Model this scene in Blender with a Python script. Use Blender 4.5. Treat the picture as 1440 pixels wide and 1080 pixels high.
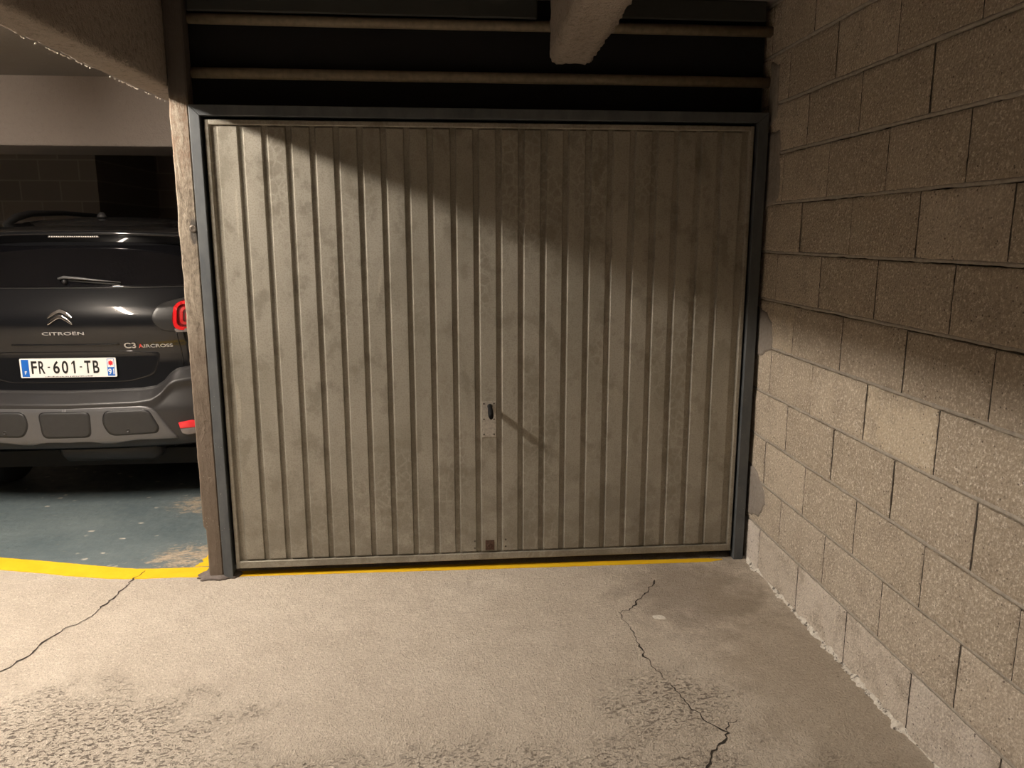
import bpy, bmesh, math, random
from mathutils import Vector, Matrix, noise
random.seed(7)
S = bpy.context.scene
for o in list(bpy.data.objects):
    bpy.data.objects.remove(o)

# ------------------------------------------------------------------ camera, world, exposure
cam_d = bpy.data.cameras.new('camera')
cam = bpy.data.objects.new('camera', cam_d)
S.collection.objects.link(cam)
S.camera = cam
YAW, PITCH = 0.08955, -0.19175
fwd = Vector((math.sin(YAW) * math.cos(PITCH), math.cos(YAW) * math.cos(PITCH), math.sin(PITCH)))
right = Vector((math.cos(YAW), -math.sin(YAW), 0))
up = right.cross(fwd)
M = Matrix((right, up, -fwd)).transposed().to_4x4()
M.translation = Vector((0.99349, -3.50614, 1.5902))
cam.matrix_world = M
cam_d.sensor_fit = 'HORIZONTAL'
cam_d.sensor_width = 36.0
cam_d.lens = 36.0 * 1081.0 / 1440.0
cam_d.clip_start = 0.02

w = bpy.data.worlds.new('world')
S.world = w
w.use_nodes = True
w.node_tree.nodes['Background'].inputs[0].default_value = (0.55, 0.6, 0.7, 1)
w.node_tree.nodes['Background'].inputs[1].default_value = 0.0
S.view_settings.view_transform = 'Standard'
S.view_settings.look = 'None'
S.view_settings.gamma = 1.0
S.view_settings.exposure = 0.0
S.view_settings.use_curve_mapping = False
LAMP_WATT = 117.0          # emission strength of the tubes
LAMP_COL = (1.0, 0.88, 0.745, 1)


# ------------------------------------------------------------------ helpers
def link(o, parent=None):
    S.collection.objects.link(o)
    if parent is not None:
        o.parent = parent
    return o


def tag(o, label=None, cat=None, group=None, kind=None):
    if label: o['label'] = label
    if cat: o['category'] = cat
    if group: o['group'] = group
    if kind: o['kind'] = kind
    return o


def empty(name, loc=(0, 0, 0), rz=0):
    o = bpy.data.objects.new(name, None)
    o.location = loc
    o.rotation_euler = (0, 0, rz)
    o.empty_display_size = 0.1
    return link(o)


def obj(name, bm, mat, parent=None, smooth=False):
    me = bpy.data.meshes.new(name)
    bmesh.ops.recalc_face_normals(bm, faces=bm.faces)
    bm.to_mesh(me)
    bm.free()
    if isinstance(mat, (list, tuple)):
        for m in mat: me.materials.append(m)
    else:
        me.materials.append(mat)
    if smooth:
        for p in me.polygons: p.use_smooth = True
    return link(bpy.data.objects.new(name, me), parent)


def bevel(o, wd=0.003, seg=2):
    m = o.modifiers.new('bevel', 'BEVEL')
    m.width = wd; m.segments = seg; m.limit_method = 'ANGLE'
    m.angle_limit = math.radians(40)
    return o


def add_box(bm, x0, x1, y0, y1, z0, z1, mi=0):
    v = [bm.verts.new(p) for p in ((x0, y0, z0), (x1, y0, z0), (x1, y1, z0), (x0, y1, z0),
                                   (x0, y0, z1), (x1, y0, z1), (x1, y1, z1), (x0, y1, z1))]
    for f in ((3, 2, 1, 0), (4, 5, 6, 7), (0, 1, 5, 4), (1, 2, 6, 5), (2, 3, 7, 6), (3, 0, 4, 7)):
        fc = bm.faces.new([v[i] for i in f]); fc.material_index = mi
    return v


def box(name, x0, x1, y0, y1, z0, z1, mat, parent=None, bv=0):
    bm = bmesh.new(); add_box(bm, x0, x1, y0, y1, z0, z1)
    o = obj(name, bm, mat, parent)
    if bv: bevel(o, bv)
    return o


def add_tube(bm, pts, r, n=12, cap=True, flat=1.0):
    pts = [Vector(p) for p in pts]
    rings = []
    for i, p in enumerate(pts):
        d = (pts[min(i + 1, len(pts) - 1)] - pts[max(i - 1, 0)]).normalized()
        a = d.cross(Vector((0, 0, 1)))
        if a.length < 1e-3: a = d.cross(Vector((0, 1, 0)))
        a.normalize(); b = d.cross(a)
        rr = r[i] if isinstance(r, (list, tuple)) else r
        rings.append([bm.verts.new(p + a * math.cos(2 * math.pi * k / n) * rr + b * math.sin(2 * math.pi * k / n) * rr * flat) for k in range(n)])
    for a, b in zip(rings, rings[1:]):
        for k in range(n):
            f = bm.faces.new((a[k], a[(k + 1) % n], b[(k + 1) % n], b[k])); f.smooth = True
    if cap:
        bm.faces.new(rings[0]); bm.faces.new(rings[-1])


def add_lathe(bm, c, axis, prof, n=20):
    """prof: list of (distance along axis, radius)"""
    axis = Vector(axis).normalized(); c = Vector(c)
    a = axis.orthogonal().normalized(); b = axis.cross(a)
    rings = []
    for d, r in prof:
        rings.append([bm.verts.new(c + axis * d + (a * math.cos(2 * math.pi * k / n) + b * math.sin(2 * math.pi * k / n)) * r) for k in range(n)])
    for p, q in zip(rings, rings[1:]):
        for k in range(n):
            bm.faces.new((p[k], p[(k + 1) % n], q[(k + 1) % n], q[k])).smooth = True
    bm.faces.new(rings[0]); bm.faces.new(rings[-1])


def fbm(x, y, z, s, oct=4):
    return noise.fractal(Vector((x * s, y * s, z * s)), 1.0, 2.0, oct)


# ------------------------------------------------------------------ materials
class Nt:
    def __init__(s, name):
        s.m = bpy.data.materials.new(name); s.m.use_nodes = True
        s.t = s.m.node_tree; s.b = s.t.nodes['Principled BSDF']
        s.co = s.n('ShaderNodeTexCoord').outputs['Object']

    def n(s, k, **kw):
        nd = s.t.nodes.new(k)
        for a, v in kw.items(): setattr(nd, a, v)
        return nd

    def l(s, a, b): s.t.links.new(a, b)

    def map(s, scale, loc=(0, 0, 0), rot=(0, 0, 0), src=None):
        m = s.n('ShaderNodeMapping')
        m.inputs['Scale'].default_value = scale
        m.inputs['Location'].default_value = loc
        m.inputs['Rotation'].default_value = rot
        s.l(src or s.co, m.inputs['Vector']); return m.outputs[0]

    def noise(s, scale, detail=5, rough=0.55, vec=None, dist=0):
        nd = s.n('ShaderNodeTexNoise')
        nd.inputs['Scale'].default_value = scale; nd.inputs['Detail'].default_value = detail
        nd.inputs['Roughness'].default_value = rough; nd.inputs['Distortion'].default_value = dist
        s.l(vec or s.co, nd.inputs['Vector']); return nd.outputs['Fac']

    def vor(s, scale, vec=None, feat='F1', out='Distance'):
        nd = s.n('ShaderNodeTexVoronoi', feature=feat)
        nd.inputs['Scale'].default_value = scale
        s.l(vec or s.co, nd.inputs['Vector']); return nd.outputs[out]

    def ramp(s, fac, stops):
        nd = s.n('ShaderNodeValToRGB'); e = nd.color_ramp.elements
        while len(e) < len(stops): e.new(0.5)
        for i, (p, c) in enumerate(stops):
            e[i].position = p
            e[i].color = (c, c, c, 1) if isinstance(c, (int, float)) else (*c, 1)
        s.l(fac, nd.inputs[0]); return nd.outputs[0]

    def mix(s, fac, a, b, mode='MIX'):
        nd = s.n('ShaderNodeMix', data_type='RGBA', blend_type=mode)
        for i, v in ((0, fac), (6, a), (7, b)):
            if isinstance(v, (int, float)): nd.inputs[i].default_value = v
            elif isinstance(v, tuple): nd.inputs[i].default_value = (*v, 1)
            else: s.l(v, nd.inputs[i])
        return nd.outputs[2]

    def math(s, op, a, b=0.0):
        nd = s.n('ShaderNodeMath', operation=op)
        for i, v in enumerate((a, b)):
            if isinstance(v, (int, float)): nd.inputs[i].default_value = v
            else: s.l(v, nd.inputs[i])
        return nd.outputs[0]

    def maprange(s, v, a, b, c=0.0, d=1.0):
        nd = s.n('ShaderNodeMapRange', interpolation_type='SMOOTHSTEP')
        s.l(v, nd.inputs[0])
        for i, x in enumerate((a, b, c, d)): nd.inputs[i + 1].default_value = x
        return nd.outputs[0]

    def sep(s, src=None):
        nd = s.n('ShaderNodeSeparateXYZ'); s.l(src or s.co, nd.inputs[0]); return nd.outputs

    def bump(s, h, strength=0.5, dist=0.01, prev=None):
        nd = s.n('ShaderNodeBump')
        nd.inputs['Strength'].default_value = strength; nd.inputs['Distance'].default_value = dist
        s.l(h, nd.inputs['Height'])
        if prev: s.l(prev, nd.inputs['Normal'])
        s.l(nd.outputs[0], s.b.inputs['Normal']); return nd.outputs[0]

    def col(s, c):
        if isinstance(c, tuple): s.b.inputs['Base Color'].default_value = (*c, 1)
        else: s.l(c, s.b.inputs['Base Color'])

    def p(s, **k):
        for a, v in k.items():
            i = s.b.inputs[a.replace('_', ' ')]
            if isinstance(v, (int, float)): i.default_value = v
            elif isinstance(v, tuple): i.default_value = (*v, 1)
            else: s.l(v, i)
        return s


def plain(name, c, rough=0.5, metal=0.0, coat=0.0, var=0.06, scale=40, bump=0.0):
    t = Nt(name)
    n = t.noise(scale, 4)
    lo = tuple(x * (1 - var) for x in c); hi = tuple(min(1, x * (1 + var)) for x in c)
    t.col(t.ramp(n, [(0.3, lo), (0.7, hi)]))
    t.p(Roughness=rough, Metallic=metal)
    if coat: t.p(Coat_Weight=coat, Coat_Roughness=0.03)
    if bump: t.bump(n, bump, 0.004)
    return t.m


def mat_lane():
    t = Nt('worn_beige_concrete')
    xyz = t.sep()
    big = t.noise(1.3, 5, 0.6)
    mid = t.noise(7, 6, 0.65)
    fine = t.noise(70, 6, 0.7)
    grit = t.noise(170, 3, 0.7, t.map((1, 0.65, 1), rot=(0, 0, 0.5)))
    base = t.ramp(big, [(0.3, (0.59, 0.515, 0.43)), (0.55, (0.68, 0.60, 0.51)), (0.8, (0.74, 0.665, 0.575))])
    base = t.mix(t.ramp(mid, [(0.35, 0.4), (0.6, 0.0)]), base, (0.47, 0.40, 0.33))
    base = t.mix(t.ramp(grit, [(0.37, 0.65), (0.455, 0.0)]), base, (0.28, 0.235, 0.19))
    base = t.mix(t.ramp(fine, [(0.53, 0.0), (0.62, 0.6)]), base, (0.88, 0.80, 0.70))
    # scuffed and pitted zones: nearest the viewer on the left, and in the middle of the foreground
    def blob(cx, cy, rx, ry):
        v = t.map((1 / rx, 1 / ry, 0), (-cx / rx, -cy / ry, 0))
        ln = t.n('ShaderNodeVectorMath', operation='LENGTH'); t.l(v, ln.inputs[0])
        wv = t.math('ADD', ln.outputs['Value'], t.math('MULTIPLY', t.math('SUBTRACT', mid, 0.5), 1.6))
        return t.maprange(wv, 1.0, 0.35)
    zone = t.math('MAXIMUM', blob(-0.35, -1.35, 0.85, 0.55), blob(1.15, -1.65, 1.3, 0.38))
    zone = t.math('MAXIMUM', zone, blob(1.75, -1.15, 0.32, 0.22))
    pitn = t.noise(48, 5, 0.62, t.map((1.0, 1.7, 1), rot=(0, 0, -0.5)), 0.6)
    pits = t.math('MULTIPLY', t.ramp(pitn, [(0.405, 1.0), (0.45, 0.0)]), zone)
    base = t.mix(t.math('MULTIPLY', pits, 0.8), base, (0.25, 0.205, 0.175))
    # grey greasy stain in the corner by the wall
    st = t.math('MULTIPLY', blob(2.1, -0.35, 0.42, 0.5), 0.6)
    base = t.mix(st, base, (0.27, 0.22, 0.175))
    st2 = t.math('MULTIPLY', blob(2.3, -1.1, 0.35, 1.4), 0.35)
    base = t.mix(st2, base, (0.36, 0.29, 0.2))
    dots = t.math('MULTIPLY', t.ramp(t.vor(9), [(0.0, 1.0), (0.05, 0.0)]), t.ramp(mid, [(0.5, 0.0), (0.56, 1.0)]))
    base = t.mix(dots, base, (0.08, 0.06, 0.05))
    t.col(base); t.p(Roughness=0.75)
    h = t.math('ADD', t.math('MULTIPLY', fine, 0.5), t.math('MULTIPLY', grit, 0.5))
    h = t.math('SUBTRACT', h, t.math('MULTIPLY', pits, 0.9))
    b1 = t.bump(t.noise(11, 4), 0.5, 0.03)
    rid = t.n('ShaderNodeTexNoise', noise_type='RIDGED_MULTIFRACTAL')
    rid.inputs['Scale'].default_value = 26; rid.inputs['Detail'].default_value = 4; rid.inputs['Distortion'].default_value = 0.4
    t.l(t.map((1, 1.3, 1)), rid.inputs['Vector'])
    b1 = t.bump(rid.outputs['Fac'], 0.22, 0.008, b1)
    t.bump(h, 1.0, 0.016, b1)
    return t.m


def mat_bay():
    t = Nt('worn_blue_floor_paint')
    big = t.noise(2.2, 5, 0.6)
    fine = t.noise(24, 8, 0.85, t.map((0.6, 1.4, 1), rot=(0, 0, 0.35)), 0.4)
    blue = t.ramp(big, [(0.3, (0.11, 0.145, 0.16)), (0.7, (0.18, 0.22, 0.23))])
    def blob(cx, cy, rx, ry):
        v = t.map((1 / rx, 1 / ry, 0), (-cx / rx, -cy / ry, 0))
        ln = t.n('ShaderNodeVectorMath', operation='LENGTH'); t.l(v, ln.inputs[0])
        return t.maprange(ln.outputs['Value'], 1.15, 0.25)
    z = t.math('MAXIMUM', blob(-0.28, 0.25, 0.34, 0.26), blob(-0.42, 1.05, 0.34, 0.24))
    z = t.math('MAXIMUM', z, t.math('MULTIPLY', blob(-0.15, 0.75, 0.25, 0.5), 0.8))
    wear = t.math('ADD', t.math('MULTIPLY', fine, 1.0), t.math('MULTIPLY', z, 0.17))
    wm = t.ramp(wear, [(0.635, 0.0), (0.66, 1.0)])
    concrete = t.ramp(t.noise(60, 4), [(0.3, (0.33, 0.27, 0.2)), (0.7, (0.58, 0.49, 0.38))])
    c = t.mix(wm, blue, concrete)
    sp = t.ramp(t.math('ADD', t.vor(11, t.map((0.8, 1.0, 1), rot=(0, 0, 0.3))), t.math('MULTIPLY', t.noise(40, 4, 0.7), 0.35)), [(0.28, 1.0), (0.33, 0.0)])
    c = t.mix(t.math('MULTIPLY', sp, t.ramp(t.noise(6, 3, 0.6), [(0.44, 0.0), (0.50, 0.9)])), c, (0.62, 0.58, 0.52))
    t.col(c)
    t.p(Roughness=t.ramp(t.noise(16, 4), [(0.3, 0.3), (0.7, 0.55)]))
    b1 = t.bump(t.noise(14, 3), 0.4, 0.02)
    t.bump(t.math('ADD', t.math('MULTIPLY', fine, 0.7), t.math('MULTIPLY', wm, -0.4)), 0.5, 0.01, b1)
    return t.m


def mat_yellow():
    t = Nt('yellow_line_paint')
    n = t.noise(60, 5, 0.7); n2 = t.noise(9, 4, 0.6)
    c = t.ramp(n2, [(0.3, (0.84, 0.50, 0.012)), (0.7, (0.92, 0.60, 0.02))])
    c = t.mix(t.ramp(n, [(0.66, 0.0), (0.74, 0.6)]), c, (0.45, 0.36, 0.2))
    t.col(c); t.p(Roughness=0.55); t.bump(n, 0.4, 0.006)
    return t.m


def mat_block():
    t = Nt('rough_concrete_block')
    at = t.n('ShaderNodeAttribute', attribute_name='tint', attribute_type='GEOMETRY')
    a = t.sep(at.outputs['Color'])
    lum, yel, low = a[0], a[1], a[2]
    base = t.mix(lum, (0.52, 0.435, 0.335), (0.66, 0.56, 0.445))
    base = t.mix(yel, base, (0.76, 0.64, 0.46))
    base = t.mix(low, base, (0.84, 0.765, 0.70))
    sp = t.vor(120); ag = t.noise(100, 6, 0.8)
    soft = t.noise(8, 6, 0.68)
    base = t.mix(t.ramp(soft, [(0.36, 0.55), (0.52, 0.0)]), base, (0.40, 0.325, 0.25))
    base = t.mix(t.ramp(ag, [(0.53, 0.0), (0.60, 0.85)]), base, (0.95, 0.87, 0.76))
    base = t.mix(t.ramp(ag, [(0.33, 0.8), (0.43, 0.0)]), base, (0.24, 0.19, 0.15))
    base = t.mix(t.ramp(sp, [(0.0, 0.2), (0.12, 0.0)]), base, (0.72, 0.66, 0.58))
    hole = t.ramp(t.vor(55, t.map((1, 1, 1), (3, 1, 2))), [(0.10, 1.0), (0.20, 0.0)])
    hole = t.math('MULTIPLY', hole, t.ramp(t.noise(20, 3), [(0.46, 0.0), (0.54, 0.9)]))
    base = t.mix(hole, base, (0.13, 0.10, 0.08))
    t.col(base); t.p(Roughness=0.9)
    b1 = t.bump(soft, 0.35, 0.015)
    t.bump(t.math('ADD', ag, t.math('MULTIPLY', sp, 0.6)), 0.75, 0.012, b1)
    return t.m


def mat_mortar(name='grey_mortar', c0=(0.31, 0.275, 0.235), c1=(0.48, 0.43, 0.37), dark=False):
    t = Nt(name)
    n = t.noise(55, 5, 0.65)
    t.col(t.ramp(n, [(0.3, c0), (0.7, c1)])); t.p(Roughness=0.9)
    t.bump(n, 0.7, 0.008)
    if dark:
        t.col(t.mix(t.ramp(t.noise(34, 5, 0.7), [(0.40, 0.9), (0.47, 0.0)]), t.ramp(n, [(0.3, c0), (0.7, c1)]), (0.10, 0.085, 0.07)))
    return t.m


def mat_rough_concrete(name, c0, c1, b=1.0):
    t = Nt(name)
    n = t.noise(38, 5, 0.65); n2 = t.noise(2.5, 4); g = t.noise(120, 3, 0.7)
    c = t.mix(n2, c0, c1)
    c = t.mix(t.ramp(n, [(0.32, 0.6 * min(1, b) ** 3), (0.48, 0.0)]), c, tuple(x * 0.55 for x in c0))
    t.col(c); t.p(Roughness=0.92)
    b1 = t.bump(n, b, 0.02)
    t.bump(g, 0.5, 0.006, b1)
    return t.m


def mat_door():
    t = Nt('stained_galvanised_steel')
    big = t.noise(1.6, 5, 0.6)
    sm = t.noise(9, 6, 0.65, t.map((1, 1, 0.8)))
    base = t.ramp(big, [(0.3, (0.36, 0.335, 0.28)), (0.7, (0.43, 0.405, 0.35))])
    base = t.mix(t.ramp(sm, [(0.38, 0.75), (0.47, 0.0)]), base, (0.26, 0.24, 0.195))
    blot = t.noise(3.0, 6, 0.7, t.map((1, 1, 0.5), (2, 0, 7)), 0.5)
    base = t.mix(t.ramp(blot, [(0.40, 0.55), (0.5, 0.0)]), base, (0.30, 0.28, 0.23))
    base = t.mix(t.ramp(blot, [(0.56, 0.0), (0.66, 0.4)]), base, (0.50, 0.47, 0.41))
    dr = t.ramp(t.vor(28, t.map((1, 1, 0.75)), 'DISTANCE_TO_EDGE'), [(0.02, 1.0), (0.16, 0.0)])
    band = t.ramp(t.noise(3.3, 3, 0.5, t.map((1.4, 1, 0.35), (3, 0, 1))), [(0.52, 0.0), (0.62, 0.45)])
    base = t.mix(t.math('MULTIPLY', t.math('SUBTRACT', 1.0, dr), band), base, (0.215, 0.192, 0.15))
    z = t.sep()
    low = t.maprange(z[2], 0.75, 0.0)
    scuff = t.math('MULTIPLY', t.ramp(t.noise(5, 6, 0.7, t.map((1, 1, 1.6), (5, 2, 0))), [(0.44, 0.7), (0.56, 0.0)]), low)
    base = t.mix(scuff, base, (0.25, 0.23, 0.19))
    scr = t.ramp(t.noise(14, 2, 0.5, t.map((1, 1, 0.12), rot=(0, 0.9, 0)), 0.3), [(0.70, 0.0), (0.73, 0.35)])
    base = t.mix(scr, base, (0.62, 0.57, 0.48))
    fine = t.noise(150, 3, 0.6)
    base = t.mix(t.ramp(fine, [(0.4, 0.3), (0.52, 0.0)]), base, (0.17, 0.155, 0.12))
    t.col(base)
    t.p(Roughness=t.ramp(sm, [(0.3, 0.42), (0.7, 0.56)]), Metallic=0.35, Specular_IOR_Level=0.5)
    t.bump(t.noise(5, 3), 0.25, 0.01)
    return t.m


def mat_frame():
    t = Nt('blue_grey_steel_paint')
    n = t.noise(12, 5, 0.65, t.map((1, 1, 0.4)))
    c = t.ramp(n, [(0.3, (0.07, 0.08, 0.09)), (0.7, (0.13, 0.14, 0.147))])
    sp = t.math('MULTIPLY', t.ramp(t.vor(75), [(0.0, 1.0), (0.13, 0.0)]), t.ramp(t.noise(9, 2), [(0.54, 0.0), (0.6, 1.0)]))
    z = t.sep()
    sp = t.math('MULTIPLY', sp, t.maprange(z[2], 1.1, 0.75))
    c = t.mix(sp, c, (0.75, 0.70, 0.62))
    t.col(c); t.p(Roughness=0.5, Metallic=0.1); t.bump(n, 0.2, 0.003)
    return t.m


def mat_post():
    t = Nt('worn_brown_post')
    z = t.sep()
    gr = t.math('ADD', t.math('MULTIPLY', t.noise(26, 6, 0.75, t.map((1.0, 1.0, 0.2)), 0.6), 0.6), t.math('MULTIPLY', t.noise(45, 5, 0.7), 0.4))
    n = t.noise(4, 4)
    brown = t.ramp(gr, [(0.3, (0.125, 0.095, 0.07)), (0.7, (0.19, 0.15, 0.115))])
    worn = t.ramp(gr, [(0.39, (0.09, 0.07, 0.05)), (0.48, (0.20, 0.165, 0.125)), (0.60, (0.33, 0.285, 0.225))])
    m = t.maprange(t.math('ADD', z[2], t.math('MULTIPLY', t.math('SUBTRACT', n, 0.5), 0.8)), 0.75, 1.5)
    c = t.mix(m, brown, worn)
    red = t.math('MULTIPLY', t.maprange(z[2], 1.72, 1.95), t.ramp(gr, [(0.42, 0.7), (0.55, 0.0)]))
    c = t.mix(red, c, (0.24, 0.15, 0.10))
    c = t.mix(t.maprange(z[2], 2.12, 2.18), c, (0.10, 0.085, 0.075))  # beam's cast shadow on the post top, painted into the colour
    v = t.map((1 / 0.020, 0, 1 / 0.058), (0.070 / 0.020, 0, -1.605 / 0.058))
    ln = t.n('ShaderNodeVectorMath', operation='LENGTH'); t.l(v, ln.inputs[0])
    halo = t.maprange(t.math('ADD', ln.outputs['Value'], t.math('MULTIPLY', t.math('SUBTRACT', gr, 0.5), 1.5)), 1.15, 0.7)
    c = t.mix(t.math('MULTIPLY', halo, 0.85), c, (0.055, 0.05, 0.045))
    sp = t.math('MULTIPLY', t.ramp(t.vor(60), [(0.0, 1.0), (0.13, 0.0)]), t.maprange(z[2], 0.85, 0.6))
    sp = t.math('MULTIPLY', sp, t.ramp(t.noise(12, 2), [(0.52, 0.0), (0.58, 1.0)]))
    c = t.mix(sp, c, (0.75, 0.68, 0.58))
    t.col(c); t.p(Roughness=0.8)
    t.bump(gr, 0.8, 0.012)
    return t.m


def mat_backwall():
    t = Nt('dim_block_wall')
    br = t.n('ShaderNodeTexBrick')
    br.offset = 0.5
    t.l(t.map((1, 1, 1), rot=(math.pi / 2, 0, 0)), br.inputs['Vector'])
    for k, v in (('Scale', 1.0), ('Mortar Size', 0.008), ('Brick Width', 0.41), ('Row Height', 0.216), ('Mortar Smooth', 0.1)):
        br.inputs[k].default_value = v
    br.inputs['Color1'].default_value = (0.40, 0.34, 0.29, 1)
    br.inputs['Color2'].default_value = (0.32, 0.28, 0.245, 1)
    br.inputs['Mortar'].default_value = (0.48, 0.43, 0.38, 1)
    t.col(br.outputs['Color']); t.p(Roughness=0.9)
    t.bump(t.noise(60, 4), 0.5, 0.006)
    return t.m


def mat_emit(name, c, s):
    t = Nt(name); t.col((0.9, 0.9, 0.9))
    t.p(Emission_Color=c[:3], Emission_Strength=s)
    return t.m


M_lane, M_bay, M_yellow, M_block = mat_lane(), mat_bay(), mat_yellow(), mat_block()
M_mortar = mat_mortar()
M_mortar_dark = mat_mortar('dark_smooth_mortar', (0.24, 0.21, 0.185), (0.33, 0.295, 0.26))
M_mortar_white = mat_mortar('white_mortar_crumbs', (0.55, 0.50, 0.44), (0.92, 0.88, 0.80))
M_crumb = mat_mortar('crumbling_pale_mortar', (0.60, 0.55, 0.49), (0.92, 0.88, 0.80), True)
M_beam = mat_rough_concrete('roughcast_concrete', (0.27, 0.225, 0.19), (0.38, 0.33, 0.285), 1.0)
M_ceiling = mat_rough_concrete('dusty_ceiling_concrete', (0.22, 0.20, 0.185), (0.30, 0.275, 0.25), 0.5)
M_lintel = mat_rough_concrete('painted_lintel_concrete', (0.34, 0.295, 0.26), (0.42, 0.365, 0.325), 0.6)
M_farwall = mat_rough_concrete('grey_far_wall_concrete', (0.10, 0.095, 0.09), (0.16, 0.15, 0.14), 0.6)
M_door, M_frame, M_post = mat_door(), mat_frame(), mat_post()
M_backwall = mat_backwall()
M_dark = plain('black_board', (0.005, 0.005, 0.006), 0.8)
M_darkpanel = plain('dark_grey_green_sheet', (0.035, 0.038, 0.035), 0.6)
M_pipe = plain('dusty_beige_pipe', (0.22, 0.18, 0.125), 0.6, var=0.2, bump=0.2)
M_crack = plain('crack_dirt', (0.035, 0.028, 0.022), 0.95)
M_alu = plain('brushed_aluminium_plate', (0.50, 0.47, 0.42), 0.42, 0.5, var=0.22, scale=120)
M_blackp = plain('black_plastic', (0.012, 0.012, 0.014), 0.35)
M_grip = plain('matt_black_grip', (0.004, 0.004, 0.005), 0.7)
M_grip.node_tree.nodes['Principled BSDF'].inputs['Specular IOR Level'].default_value = 0.2
M_rust = plain('rusted_latch', (0.085, 0.045, 0.03), 0.85, var=0.5, scale=160, bump=0.6)
M_screw = plain('dull_screw', (0.10, 0.085, 0.07), 0.5, 0.6)
M_web = plain('dusty_cobweb', (0.75, 0.68, 0.58), 0.9)
M_pad_mortar = mat_mortar('dark_lump_mortar', (0.12, 0.10, 0.09), (0.21, 0.18, 0.165))
M_joint = plain('shaded_joint_fill', (0.06, 0.048, 0.038), 0.95, var=0.5, scale=60)  # near-black colour for the shade inside the open vertical joints
# car
M_paint = plain('black_car_paint', (0.007, 0.0075, 0.009), 0.35, 0.0, coat=1.0, var=0.02)
M_paint.node_tree.nodes['Principled BSDF'].inputs['Specular IOR Level'].default_value = 0.12
M_glass = plain('dark_tinted_glass', (0.004, 0.004, 0.005), 0.05, var=0.01)
M_bumper = plain('textured_grey_plastic', (0.030, 0.029, 0.030), 0.42, var=0.08, scale=300, bump=0.12)
M_skid = plain('silver_skid_paint', (0.125, 0.125, 0.13), 0.38, 0.35, var=0.03)
M_pad = plain('charcoal_plastic_insert', (0.030, 0.030, 0.031), 0.5, var=0.08)
M_satin = plain('satin_black_trim', (0.02, 0.02, 0.02), 0.4)
M_rubber = plain('tyre_rubber', (0.015, 0.015, 0.015), 0.85)
M_chrome = plain('chrome', (0.75, 0.74, 0.73), 0.14, 1.0, var=0.02)
M_silver = plain('silver_lettering', (0.62, 0.61, 0.62), 0.3, 0.4, var=0.02)
M_red = plain('red_lens', (0.42, 0.012, 0.015), 0.12, 0.0, coat=1.0, var=0.02)
M_redb = plain('bright_red_reflector', (1.0, 0.035, 0.05), 0.25, 0.0, coat=1.0, var=0.02)
M_redm = plain('lamp_ring_red', (0.62, 0.012, 0.016), 0.12, 0.0, coat=1.0, var=0.05, scale=20)
M_redd = plain('dark_red_lens', (0.13, 0.005, 0.007), 0.12, 0.0, coat=1.0, var=0.02)
M_clear = plain('clear_grey_lens', (0.22, 0.20, 0.20), 0.15, 0.2, coat=1.0)
M_plate = plain('white_plate', (0.86, 0.84, 0.82), 0.35, var=0.02)
M_blue = plain('plate_blue', (0.01, 0.13, 0.55), 0.4, var=0.03)
M_ink = plain('plate_black', (0.008, 0.008, 0.008), 0.5)
M_white = plain('white_print', (0.85, 0.85, 0.85), 0.5)
M_brake = plain('brake_lamp_lens', (0.30, 0.27, 0.25), 0.25, 0.3, var=0.5, scale=90)
M_tube = mat_emit('lamp_tube', LAMP_COL, LAMP_WATT * 4)
M_lampbody = plain('white_lamp_housing', (0.7, 0.68, 0.64), 0.5)


# ------------------------------------------------------------------ lamps (hang under the ceiling beyond the left beam)
def ceiling_lamp(x, y0, y1, z, label):
    t = empty('ceiling_lamp', (x, (y0 + y1) / 2, z))
    h = (y1 - y0) / 2
    box('housing', -0.05, 0.05, -h - 0.03, h + 0.03, 0.05, 0.14, M_lampbody, t, 0.006)
    bm = bmesh.new(); add_tube(bm, [(0, -h, 0), (0, h, 0)], 0.042, 18)
    obj('tube', bm, M_tube, t, True)
    for s in (-1, 1):
        bm = bmesh.new(); add_box(bm, -0.03, 0.03, s * (h + 0.014) - 0.014, s * (h + 0.014) + 0.014, -0.045, 0.05)
        obj('socket', bm, M_lampbody, t)
    tag(t, label, 'ceiling lamp')


ceiling_lamp(-1.28, -1.35, -0.25, 2.59, 'white ceiling tube lamp nearest to the parking bay, just outside the picture on the left')

# ------------------------------------------------------------------ floor
XW = 2.487
def wx(y): return XW + 0.01128 * y
near = [(-7.0, 1.75), (-3.0, 0.66), (-2.0, 0.40), (-1.35, 0.228), (-1.161, 0.177), (-0.935, 0.116), (-0.81, 0.078), (-0.677, 0.046), (-0.59, 0.026), (-0.504, 0.015), (-0.40, 0.012), (-0.309, 0.013), (-0.161, 0.007)]
wid = [0.13, 0.13, 0.13, 0.132, 0.135, 0.135, 0.132, 0.126, 0.12, 0.114, 0.108, 0.106, 0.112]
far = [(x + 0.02 * (x < -0.9) * -1, y + a) for (x, y), a in zip(near, wid)]
bm = bmesh.new()
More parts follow.
